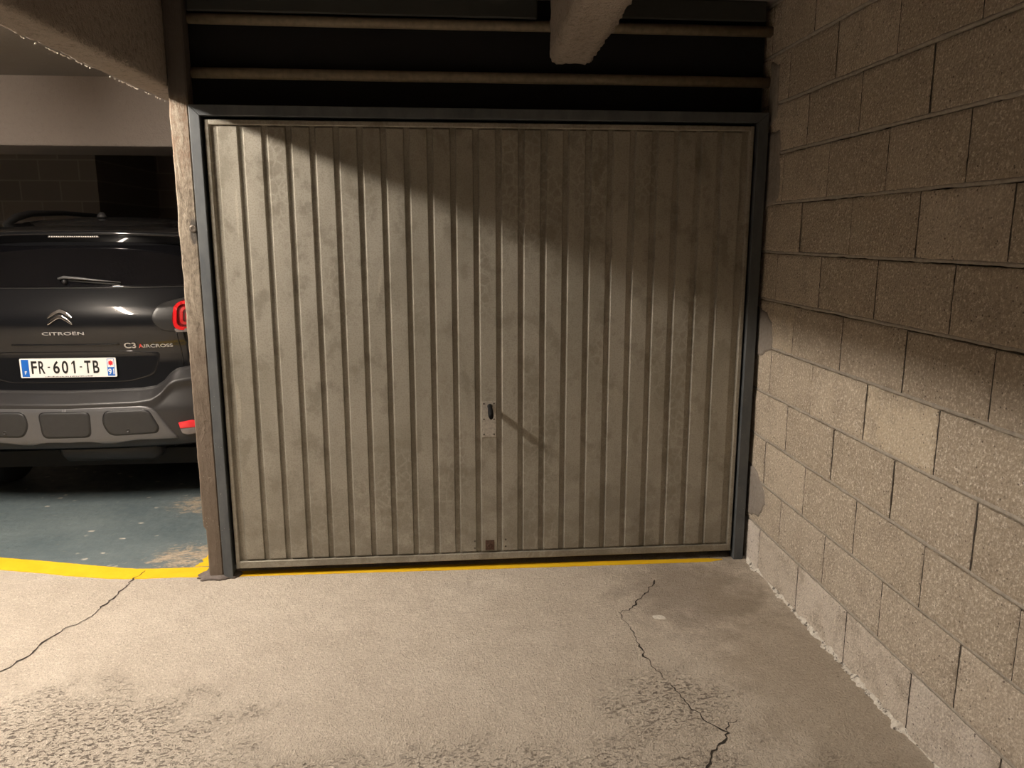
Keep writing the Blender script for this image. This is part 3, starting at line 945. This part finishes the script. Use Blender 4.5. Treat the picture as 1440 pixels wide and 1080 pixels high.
def body():
    zs = [0.36, 0.38, 0.40, 0.43, 0.5, 0.58, 0.65, 0.7, 0.75, 0.8, 0.86, 0.93, 0.98, 1.03, 1.08, 1.12, 1.16, 1.2, 1.25, 1.30, 1.36, 1.42, 1.48, 1.53, 1.58, 1.62, 1.66]
    us = [math.sin(t * math.pi / 2 / 14) for t in range(-14, 15)]
    bm = bmesh.new(); grid = []
    for z in zs:
        hw = smooth_tab(T_half, z)
        grid.append([bm.verts.new((u * hw, D(u * hw, z), z)) for u in us])
    # stations forward
    ys = [0.75, 1.1, 1.5, 1.9, 2.3, 2.7, 3.0, 3.3, 3.6, 3.85, 4.05, 4.15]
    top = [(0.7, 1.665), (1.5, 1.69), (2.2, 1.68), (2.7, 1.62), (3.3, 1.22), (3.6, 1.08), (3.95, 0.98), (4.1, 0.8), (4.15, 0.55)]
    sx = [(0.7, 1.0), (1.0, 1.0), (3.0, 1.0), (3.6, 0.97), (3.95, 0.9), (4.1, 0.8), (4.15, 0.7)]
    def rows_at(Y):
        tz, s = lerp_tab(top, Y), lerp_tab(sx, Y)
        r = []
        for side in (-1, 1):
            col = []
            for z in zs:
                zz = 0.36 + (z - 0.36) * (tz - 0.36) / 1.30 if z > 1.0 and tz < 1.4 else min(z + (tz - 1.66) * max(0, (z - 1.2) / 0.46), tz)
                hw = smooth_tab(T_half, z)
                col.append(bm.verts.new((side * hw * s, Y, zz)))
            r.append(col)
        return r
    prev = ([g[0] for g in grid], [g[-1] for g in grid])
    for a, b in zip(grid, grid[1:]):
        for i in range(len(us) - 1):
            bm.faces.new((a[i], a[i + 1], b[i + 1], b[i])).smooth = True
    # roof needs the rear top row; roof strip uses interpolated columns
    toprow = grid[-1]
    botrow = grid[0]
    for Y in ys:
        cur = rows_at(Y)
        for s in (0, 1):
            for i in range(len(zs) - 1):
                bm.faces.new((prev[s][i], prev[s][i + 1], cur[s][i + 1], cur[s][i])).smooth = True
        L, R = cur[0][-1], cur[1][-1]
        nt = [L] + [bm.verts.new((L.co.x + (R.co.x - L.co.x) * (u + 1) / 2, Y, L.co.z + 0.035 * (1 - u * u) * (1 if Y < 3 else 0.5))) for u in us[1:-1]] + [R]
        for i in range(len(us) - 1):
            bm.faces.new((toprow[i], toprow[i + 1], nt[i + 1], nt[i])).smooth = True
        toprow = nt
        L, R = cur[0][0], cur[1][0]
        nb = [L] + [bm.verts.new((L.co.x + (R.co.x - L.co.x) * (u + 1) / 2, Y, 0.36)) for u in us[1:-1]] + [R]
        for i in range(len(us) - 1):
            bm.faces.new((botrow[i], botrow[i + 1], nb[i + 1], nb[i]))
        botrow = nb
        prev = cur
    bm.faces.new(list(prev[0]) + toprow[1:-1] + list(reversed(prev[1])) + list(reversed(botrow[1:-1])))
    return obj('body', bm, M_paint, car, True)


body()


def panel(name, pts, off, thick, mat, parent=car, rings=10, edge=0.006, res=0.02, center=None, sm=True, dfun=D):
    """solid part that follows the rear skin: pts is a convex-ish outline in (x, z); off is how far it stands out"""
    out = []
    for (a, b) in zip(pts, pts[1:] + pts[:1]):
        L = math.hypot(b[0] - a[0], b[1] - a[1]); n = max(1, int(L / res))
        out += [(a[0] + (b[0] - a[0]) * k / n, a[1] + (b[1] - a[1]) * k / n) for k in range(n)]
    cx, cz = center or (sum(p[0] for p in out) / len(out), sum(p[1] for p in out) / len(out))
    bm = bmesh.new(); R = []
    mean = sum(math.hypot(x - cx, z - cz) for x, z in out) / len(out)
    e = min(0.3, edge / mean)
    sched = [(1.0, thick), (1.0, edge * 0.8), (1 - e * 0.3, edge * 0.25), (1 - e, 0.0)] + [((1 - e) * (1 - k / rings), 0.0) for k in range(1, rings)]
    for s, dd in sched:
        R.append([bm.verts.new((cx + (x - cx) * s, dfun(cx + (x - cx) * s, cz + (z - cz) * s) - off + dd, cz + (z - cz) * s)) for x, z in out])
    c = bm.verts.new((cx, dfun(cx, cz) - off, cz))
    n = len(out)
    for a, b in zip(R, R[1:]):
        for k in range(n):
            bm.faces.new((a[k], a[(k + 1) % n], b[(k + 1) % n], b[k])).smooth = sm
    for k in range(n): bm.faces.new((R[-1][k], R[-1][(k + 1) % n], c)).smooth = sm
    return obj(name, bm, mat, parent)


def mir(pts):
    """close a right-half outline (going from the bottom centre to the top centre) with its mirror"""
    return pts + [(-x, z) for x, z in reversed(pts)]


def roundpoly(pts, r=0.02, n=5):
    out = []
    m = len(pts)
    for i in range(m):
        p0, p, p1 = Vector(pts[i - 1]), Vector(pts[i]), Vector(pts[(i + 1) % m])
        a = (p0 - p); b = (p1 - p)
        rr = min(r, a.length * 0.45, b.length * 0.45)
        a = p + a.normalized() * rr; b = p + b.normalized() * rr
        for k in range(n + 1):
            t = k / n
            q = a * (1 - t) ** 2 + p * 2 * t * (1 - t) + b * t * t
            out.append((q.x, q.y))
    return out


def grid_part(name, hw, z0, z1, zt, off, mat, nx=80, nz=24, thick=0.03, xfull=True, dfun=None):
    """part spanning the car width whose top edge is zt(x) and bottom edge z0(x)"""
    df = dfun or D
    bm = bmesh.new(); F = []
    for j in range(nz + 1):
        row = []
        for i in range(nx + 1):
            x = -hw + 2 * hw * i / nx
            a, b = z0(x), zt(x)
            z = a + (b - a) * j / nz
            d = df(x, z) - off(x, z, a, b)
            row.append(bm.verts.new((x, d, z)))
        F.append(row)
    for a, b in zip(F, F[1:]):
        for i in range(nx): bm.faces.new((a[i], a[i + 1], b[i + 1], b[i])).smooth = True
    # rim back
    rimv = F[0] + [r[-1] for r in F[1:]] + list(reversed(F[-1][:-1])) + [r[0] for r in reversed(F[1:-1])]
    bk = [bm.verts.new((v.co.x, v.co.y + thick, v.co.z)) for v in rimv]
    for i in range(len(rimv)):
        q = (i + 1) % len(rimv); bm.faces.new((rimv[i], rimv[q], bk[q], bk[i]))
    return obj(name, bm, mat, car)


# bumper: grey plastic, upper edge rises in two shoulders towards the lamps
def bump_top(x):
    return lerp_tab([(0, 0.722), (0.38, 0.728), (0.46, 0.738), (0.505, 0.765), (0.545, 0.812), (0.58, 0.835), (0.64, 0.843), (0.88, 0.86)], abs(x))


def bump_off(x, z, a, b):
    t = b - z      # distance below the upper edge
    o = 0.012 + 0.075 * min(1, max(0, t - 0.008) / 0.055) ** 0.8 if t < 0.063 else 0.087
    if t >= 0.063:
        o = 0.087 - 0.02 * min(1, (t - 0.063) / 0.05)
        o += 0.0
    e = max(0, (abs(x) - 0.80) / 0.08)
    return o * (1 - 0.3 * min(1, e))


grid_part('bumper', 0.872, lambda x: 0.40, None, bump_top, bump_off, M_bumper, 110, 40, 0.05, dfun=lambda x, z: D(x, z))


def DB(x, z):
    return D(x, z) - 0.067


# skid plate: silver surround with wavy lower edge
sk = [(0.0, 0.438), (0.06, 0.441), (0.115, 0.441), (0.155, 0.436), (0.192, 0.427), (0.25, 0.428), (0.33, 0.440), (0.388, 0.445), (0.585, 0.442), (0.545, 0.50), (0.50, 0.578), (0.482, 0.606), (0.462, 0.626), (0.44, 0.638), (0.405, 0.643), (0.2, 0.641), (0.0, 0.638)]
panel('skid_plate', mir(sk)[:-1], 0.012, 0.05, M_skid, rings=26, edge=0.008, res=0.015, center=(0, 0.54), dfun=DB)
padc = roundpoly([(-0.128, 0.472), (0.128, 0.472), (0.135, 0.618), (-0.135, 0.618)], 0.035)
padr = roundpoly([(0.232, 0.478), (0.478, 0.484), (0.492, 0.515), (0.445, 0.622), (0.215, 0.620), (0.198, 0.55)], 0.035)
padl = [(-x, z) for x, z in reversed(padr)]
for pts in (padc, padr, padl):
    rimo = panel('insert_surround', [(sum(p[0] for p in pts) / len(pts) + (x - sum(p[0] for p in pts) / len(pts)) * 1.035, 0.548 + (z - 0.548) * 1.05) for x, z in pts], 0.0135, 0.03, M_blackp, dfun=DB, edge=0.003)
    panel('bumper_insert', pts, 0.018, 0.03, M_pad, dfun=DB, edge=0.009)
for sx_ in (0.33, -0.33):
    bm = bmesh.new(); add_lathe(bm, (sx_, DB(sx_, 0.50) - 0.016, 0.505), (0, -1, 0), [(0, 0.013), (0.004, 0.012), (0.005, 0.009), (0.003, 0.008)], 20)
    so = obj('parking_sensor', bm, M_bumper, car, True)

# reflectors in the bumper corners
for s in (1, -1):
    rp = [(0.595, 0.535), (0.60, 0.500), (0.70, 0.500), (0.712, 0.515), (0.69, 0.535), (0.66, 0.543)]
    cp = [(0.600, 0.498), (0.608, 0.470), (0.635, 0.458), (0.69, 0.462), (0.714, 0.485), (0.712, 0.498)]
    if s < 0: rp = [(-x, z) for x, z in reversed(rp)]; cp = [(-x, z) for x, z in reversed(cp)]
    r_ = panel('bumper_reflector', rp, 0.012, 0.04, M_redb, dfun=DB, rings=4, edge=0.003); r_['label'] = 'bright red reflector'
    panel('fog_lens', cp, 0.011, 0.04, M_clear, dfun=DB, rings=4, edge=0.003)

# rear window and black glass
glass = roundpoly([(-0.70, 1.302), (0.70, 1.302), (0.66, 1.42), (0.60, 1.53), (-0.60, 1.53), (-0.66, 1.42)], 0.05)
panel('rear_window', glass, 0.006, 0.02, M_glass, rings=24, edge=0.004, res=0.02)
# crease between glass and metal
bm = bmesh.new()
add_tube(bm, [(x / 20 * 0.70, D(x / 20 * 0.70, 1.297) - 0.004, 1.297) for x in range(-20, 21)], 0.0025, 6)
obj('window_seal', bm, M_bumper, car, True)

# spoiler
bm = bmesh.new(); rows = []
for i in range(61):
    u = -1 + 2 * i / 60; x = 0.66 * u
    e0 = 0.29 + 0.07 * u * u + 0.05 * abs(u) ** 8; zt = 1.612 - 0.018 * u * u
    rows.append([bm.verts.new(c) for c in ((x, 0.66, 1.668 - 0.02 * u * u), (x, 0.45, zt + 0.028), (x, e0 + 0.03, zt + 0.004), (x, e0 + 0.004, zt - 0.004), (x, e0, zt - 0.014), (x, e0 + 0.008, zt - 0.024), (x, e0 + 0.03, zt - 0.032), (x, e0 + 0.05, zt - 0.060), (x, 0.47, zt - 0.085), (x, 0.66, zt - 0.02))])
for a, b in zip(rows, rows[1:]):
    for k in range(10): bm.faces.new((a[k], a[(k + 1) % 10], b[(k + 1) % 10], b[k])).smooth = True
bm.faces.new(rows[0]); bm.faces.new(rows[-1])
sp = obj('roof_spoiler', bm, M_paint, car)
bm = bmesh.new(); add_box(bm, -0.14, 0.14, 0.311, 0.33, 1.575, 1.587)
bl = obj('brake_lamp', bm, M_brake, sp)
for k in range(22):
    bm = bmesh.new(); x = -0.13 + k * 0.26 / 21
    add_lathe(bm, (x, 0.311, 1.581), (0, -1, 0), [(0, 0.0045), (0.0015, 0.004), (0.0025, 0.0015)], 8)
    if k == 0: diode = obj('diode', bm, M_plate, sp)
    else:
        bm.free(); c = diode.copy(); S.collection.objects.link(c); c.parent = sp; c.location.x = k * 0.26 / 21

# antenna base, roof rails, wiper
bm = bmesh.new(); add_lathe(bm, (0.0, 0.72, 1.695), (0, 0, 1), [(0, 0.03), (0.015, 0.026), (0.03, 0.014), (0.034, 0.006)], 16)
an = obj('antenna', bm, M_bumper, car, True)
for s in (-1, 1):
    bm = bmesh.new()
    add_tube(bm, [(s * 0.565, 0.64, 1.628), (s * 0.57, 0.72, 1.655), (s * 0.58, 0.86, 1.70), (s * 0.585, 1.06, 1.728), (s * 0.585, 1.5, 1.742), (s * 0.58, 2.0, 1.735), (s * 0.57, 2.35, 1.71), (s * 0.56, 2.55, 1.67)], [0.012, 0.02, 0.025, 0.022, 0.018, 0.018, 0.018, 0.012], 12)
    obj('roof_rail', bm, M_satin, car, True)
wp_ = bmesh.new()
def wpt(x, z, o): return (x, D(x, z) - o, z)
add_tube(wp_, [wpt(-0.03, 1.348, 0.03), wpt(0.0, 1.356, 0.035), wpt(0.08, 1.350, 0.036), wpt(0.16, 1.341, 0.032), wpt(0.30, 1.326, 0.02)], [0.009, 0.012, 0.011, 0.008, 0.003], 10, flat=0.7)
wa = obj('wiper', wp_, M_skid, car, True)
bm = bmesh.new(); add_lathe(bm, wpt(0.005, 1.328, 0.0), (0, -1, 0.2), [(0, 0.014), (0.02, 0.013), (0.035, 0.010)], 16)
obj('wiper_pivot', bm, M_blackp, wa, True)
bm = bmesh.new(); add_tube(bm, [wpt(0.02 + k * 0.028, 1.338 - k * 0.0025, 0.012) for k in range(11)], 0.005, 8)
obj('wiper_blade', bm, M_rubber, wa, True)

# tail lamps and satin surrounds
for s in (1, -1):
    def mm(p): return p if s > 0 else [(-x, z) for x, z in reversed(p)]
    sur = roundpoly([(0.520, 1.058), (0.600, 1.048), (0.84, 1.048), (0.84, 1.24), (0.62, 1.238), (0.510, 1.205), (0.470, 1.135)], 0.045)
    panel('lamp_surround', mm(sur), 0.006, 0.02, M_satin, edge=0.006)
    lens = roundpoly([(0.612, 1.050), (0.845, 1.050), (0.845, 1.228), (0.625, 1.228), (0.592, 1.18), (0.588, 1.10)], 0.04)
    tl = panel('tail_light', mm(lens), 0.030, 0.05, M_redd, edge=0.014); tl['label'] = 'red rear lamp with nested rounded-square rings'
    def rs(cx, cz, hw, hh, w_, mat, out, name):
        a = roundpoly([(cx - hw, cz - hh), (cx + hw, cz - hh), (cx + hw, cz + hh), (cx - hw, cz + hh)], min(hw, hh) * 0.55)
        b = roundpoly([(cx - hw + w_, cz - hh + w_), (cx + hw - w_, cz - hh + w_), (cx + hw - w_, cz + hh - w_), (cx - hw + w_, cz + hh - w_)], max(0.004, (min(hw, hh) - w_) * 0.55))
        bm = bmesh.new(); n = len(a)
        A = [bm.verts.new((s * x, D(x, z) - out, z)) for x, z in a]; B = [bm.verts.new((s * x, D(x, z) - out, z)) for x, z in b]
        A2 = [bm.verts.new((s * x, D(x, z) - out + 0.02, z)) for x, z in a]; B2 = [bm.verts.new((s * x, D(x, z) - out + 0.02, z)) for x, z in b]
        for k in range(n):
            q = (k + 1) % n
            bm.faces.new((A[k], A[q], B[q], B[k])); bm.faces.new((A[k], A[q], A2[q], A2[k])); bm.faces.new((B[k], B[q], B2[q], B2[k]))
        return obj(name, bm, mat, tl)
    rs(0.715, 1.142, 0.112, 0.080, 0.017, M_redm, 0.046, 'lamp_ring')
    rs(0.715, 1.142, 0.078, 0.050, 0.014, M_red, 0.046, 'lamp_ring')
    rs(0.715, 1.142, 0.050, 0.026, 0.018, M_red, 0.046, 'lamp_ring')
    cl = panel('clear_strip', mm([(0.610, 1.050), (0.82, 1.050), (0.82, 1.070), (0.605, 1.070)]), 0.044, 0.02, M_clear, parent=tl, rings=3, edge=0.003)
    cl['label'] = 'clear grey strip along the foot of the lamp'

# tailgate shut lines
def seam(name, pts, off=0.0015, r=0.0022, mat=M_ink):
    bm = bmesh.new(); P = []
    for (a, b) in zip(pts, pts[1:]):
        n = max(2, int(math.hypot(b[0] - a[0], b[1] - a[1]) / 0.02))
        for k in range(n): P.append((a[0] + (b[0] - a[0]) * k / n, a[1] + (b[1] - a[1]) * k / n))
    P.append(pts[-1])
    add_tube(bm, [(x, D(x, z) - off, z) for x, z in P], r, 6)
    return obj(name, bm, mat, car, True)


for s in (1, -1):
    seam('shut_line', [(s * 0.60, 1.045), (s * 0.605, 0.93), (s * 0.61, 0.85)], r=0.003)
# crease lines of the plate recess
rc = panel('plate_recess', roundpoly([(-0.33, 0.765), (0.33, 0.765), (0.46, 0.80), (0.50, 0.93), (0.34, 0.943), (-0.34, 0.943), (-0.50, 0.93), (-0.46, 0.80)], 0.03), 0.003, 0.01, M_paint, rings=20, edge=0.006)
seam('crease', [(-0.29, 0.984), (0.0, 0.982), (0.29, 0.984)], 0.002, 0.004, M_paint)

# number plate (tilts with the tailgate, stands on its own plane)
PY = 0.083
npl = bmesh.new()
pp = roundpoly([(-0.26, 0.797), (0.26, 0.797), (0.26, 0.907), (-0.26, 0.907)], 0.008)
A = [npl.verts.new((x, PY, z)) for x, z in pp]; B = [npl.verts.new((x, PY + 0.004, z)) for x, z in pp]
npl.faces.new(A); npl.faces.new(B)
for k in range(len(pp)):
    q = (k + 1) % len(pp); npl.faces.new((A[k], A[q], B[q], B[k]))
plate = obj('number_plate', npl, M_plate, car)
plate['label'] = 'white number plate reading FR-601-TB'
plate.location.x = 0.0


def flat(name, x0, x1, z0, z1, y, mat, parent):
    return box(name, x0, x1, y - 0.0008, y + 0.0005, z0, z1, mat, parent)


flat('blue_band', -0.251, -0.212, 0.803, 0.901, PY, M_blue, plate)
flat('blue_band', 0.211, 0.250, 0.803, 0.853, PY, M_blue, plate)
for a in ((0.211, 0.250, 0.8985, 0.901), (0.211, 0.2135, 0.853, 0.901), (0.2475, 0.250, 0.853, 0.901)):
    flat('band_edge', *a, PY, M_blue, plate)


def text(s, name, cx, cz, wd, ht, y, mat, parent, depth=0.0006, fit=True, bold=0.0, off=None, spacing=1.0):
    c = bpy.data.curves.new(name, 'FONT'); c.body = s; c.extrude = depth; c.space_character = spacing
    c.offset = bold
    o = bpy.data.objects.new(name, c); S.collection.objects.link(o)
    bpy.context.view_layer.update()
    dg = bpy.context.evaluated_depsgraph_get()
    me = bpy.data.meshes.new_from_object(o.evaluated_get(dg))
    bpy.data.objects.remove(o); bpy.data.curves.remove(c)
    xs = [v.co.x for v in me.vertices]; zs = [v.co.y for v in me.vertices]
    sx_, sz_ = wd / (max(xs) - min(xs)), ht / (max(zs) - min(zs))
    mx, mz = (max(xs) + min(xs)) / 2, (max(zs) + min(zs)) / 2
    for v in me.vertices:
        x, z, d = (v.co.x - mx) * sx_ + cx, (v.co.y - mz) * sz_ + cz, v.co.z * (0.12 if off else 1)
        v.co = (x, (y if not off else D(x, z) - off) - d, z)
    me.materials.clear(); me.materials.append(mat)
    return link(bpy.data.objects.new(name, me), parent)


# registration characters, tall and narrow
def one(cx, cz, ht, y):
    bm = bmesh.new(); pts = [(cx - 0.002, cz - ht / 2), (cx + 0.007, cz - ht / 2), (cx + 0.007, cz + ht / 2), (cx - 0.0005, cz + ht / 2), (cx - 0.012, cz + ht / 2 - 0.012), (cx - 0.012, cz + ht / 2 - 0.021), (cx - 0.002, cz + ht / 2 - 0.013)]
    a = [bm.verts.new((x, y - 0.0006, z)) for x, z in pts]; b = [bm.verts.new((x, y + 0.001, z)) for x, z in pts]
    bm.faces.new(a)
    for k in range(len(pts)):
        q = (k + 1) % len(pts); bm.faces.new((a[k], a[q], b[q], b[k]))
    return obj('plate_character', bm, M_ink, plate)


chars = [('F', -0.184, 0.030), ('R', -0.143, 0.033), ('6', -0.065, 0.034), ('0', -0.018, 0.034), ('1', 0.027, 0.020), ('T', 0.105, 0.034), ('B', 0.150, 0.033)]
for ch, x, wd in chars:
    if ch == '1':
        one(x + 0.003, 0.856, 0.072, PY - 0.0009); continue
    text(ch, 'plate_character', x, 0.856, wd, 0.072, PY - 0.0009, M_ink, plate, bold=0.004 if ch == '1' else 0.016)
for x in (-0.105, 0.068):
    flat('plate_character', x - 0.006, x + 0.006, 0.853, 0.860, PY - 0.0004, M_ink, plate)
text('F', 'plate_character', -0.231, 0.827, 0.011, 0.018, PY - 0.0012, M_white, plate, bold=0.02)
text('91', 'plate_character', 0.2305, 0.8275, 0.032, 0.033, PY - 0.0012, M_white, plate, bold=0.012)
# small red star on the regional band
bm = bmesh.new(); n = 16
ring = [bm.verts.new((0.2305 + math.cos(math.pi * 2 * k / n) * (0.017 if k % 2 == 0 else 0.010), PY - 0.0012, 0.877 + math.sin(math.pi * 2 * k / n) * (0.017 if k % 2 == 0 else 0.010))) for k in range(n)]
bm.faces.new(ring); ext = [bm.verts.new((v.co.x, PY + 0.0002, v.co.z)) for v in ring]
for k in range(n): bm.faces.new((ring[k], ring[(k + 1) % n], ext[(k + 1) % n], ext[k]))
obj('red_star', bm, M_redb, plate)
# tiny illegible dealer print along the lower edge
rnd = random.Random(4); x = -0.13; bm = bmesh.new()
while x < 0.13:
    wv = rnd.uniform(0.003, 0.008); add_box(bm, x, x + wv, PY - 0.0006, PY + 0.0002, 0.8005, 0.8005 + rnd.uniform(0.003, 0.006)); x += wv + rnd.uniform(0.002, 0.006)
obj('small_print', bm, M_skid, plate)

# double chevron emblem
def chev(ap, end, th):
    """upper outline point ap (apex), end (tip); th thickness"""
    outp = []
    L = [(-end[0], end[1]), (-end[0] * 0.97, end[1] + 0.010), (-end[0] * 0.62, end[1] + (ap - end[1]) * 0.62), (-end[0] * 0.22, ap - 0.004), (0, ap)]
    U = L + [(-x, z) for x, z in reversed(L[:-1])]
    Lo = [(end[0], end[1]), (end[0] * 0.90, end[1] + 0.001), (end[0] * 0.45, (end[1] + ap - th) / 2 + 0.004), (end[0] * 0.12, ap - th - 0.001), (0, ap - th)]
    Lo = Lo + [(-x, z) for x, z in reversed(Lo[:-1])]
    return U + Lo[1:-1]


em = []
for ap, ez in ((1.186, 1.135), (1.155, 1.100)):
    pts = chev(ap, (0.066, ez), 0.020)
    bm = bmesh.new()
    A = [bm.verts.new((x, D(x, z) - 0.010, z)) for x, z in pts]; B = [bm.verts.new((x * 1.03, D(x, z) + 0.002, z + (0.001 if z > ez + 0.02 else -0.001))) for x, z in pts]
    f = bm.faces.new(A)
    bmesh.ops.triangulate(bm, faces=[f])
    for k in range(len(pts)):
        q = (k + 1) % len(pts); bm.faces.new((A[k], A[q], B[q], B[k]))
    o = obj('chevron_emblem', bm, M_chrome, car); bevel(o, 0.003, 2)
text('CITRO\u00cbN', 'lettering', 0.007, 1.052, 0.222, 0.021, 0, M_silver, car, 0.02, off=0.004)
text('C3', 'lettering', 0.345, 0.975, 0.062, 0.032, 0, M_silver, car, 0.02, off=0.008, bold=0.01)
text('AIRCROSS', 'lettering', 0.478, 0.969, 0.180, 0.019, 0, M_silver, car, 0.02, off=0.004)
text('A', 'lettering', 0.400, 0.971, 0.017, 0.022, 0, M_redb, car, 0.02, off=0.0065)

# underside: axle beam, silencer, wheels
bm = bmesh.new(); add_box(bm, -0.66, 0.66, 0.35, 3.9, 0.20, 0.30)
obj('underbody', bm, M_rubber, car)
bm = bmesh.new(); add_tube(bm, [(-0.18, 0.30, 0.33), (-0.14, 0.30, 0.33), (0.36, 0.30, 0.33), (0.40, 0.30, 0.33)], [0.05, 0.085, 0.085, 0.05], 18)
obj('silencer', bm, M_bumper, car, True)
for sx_ in (-1, 1):
    for yy in (0.74, 3.34):
        bm = bmesh.new()
        add_lathe(bm, (sx_ * 0.66, yy, 0.325), (sx_, 0, 0), [(0, 0.22), (0.0, 0.29), (0.02, 0.318), (0.05, 0.325), (0.15, 0.325), (0.18, 0.318), (0.20, 0.29), (0.20, 0.22)], 40)
        wh = obj('wheel', bm, M_rubber, car, True)
        bm = bmesh.new(); add_lathe(bm, (sx_ * 0.66, yy, 0.325), (sx_, 0, 0), [(0.01, 0.225), (0.19, 0.225), (0.205, 0.21), (0.19, 0.19), (0.185, 0.06), (0.20, 0.04)], 30)
        obj('rim', bm, M_skid, wh, True)
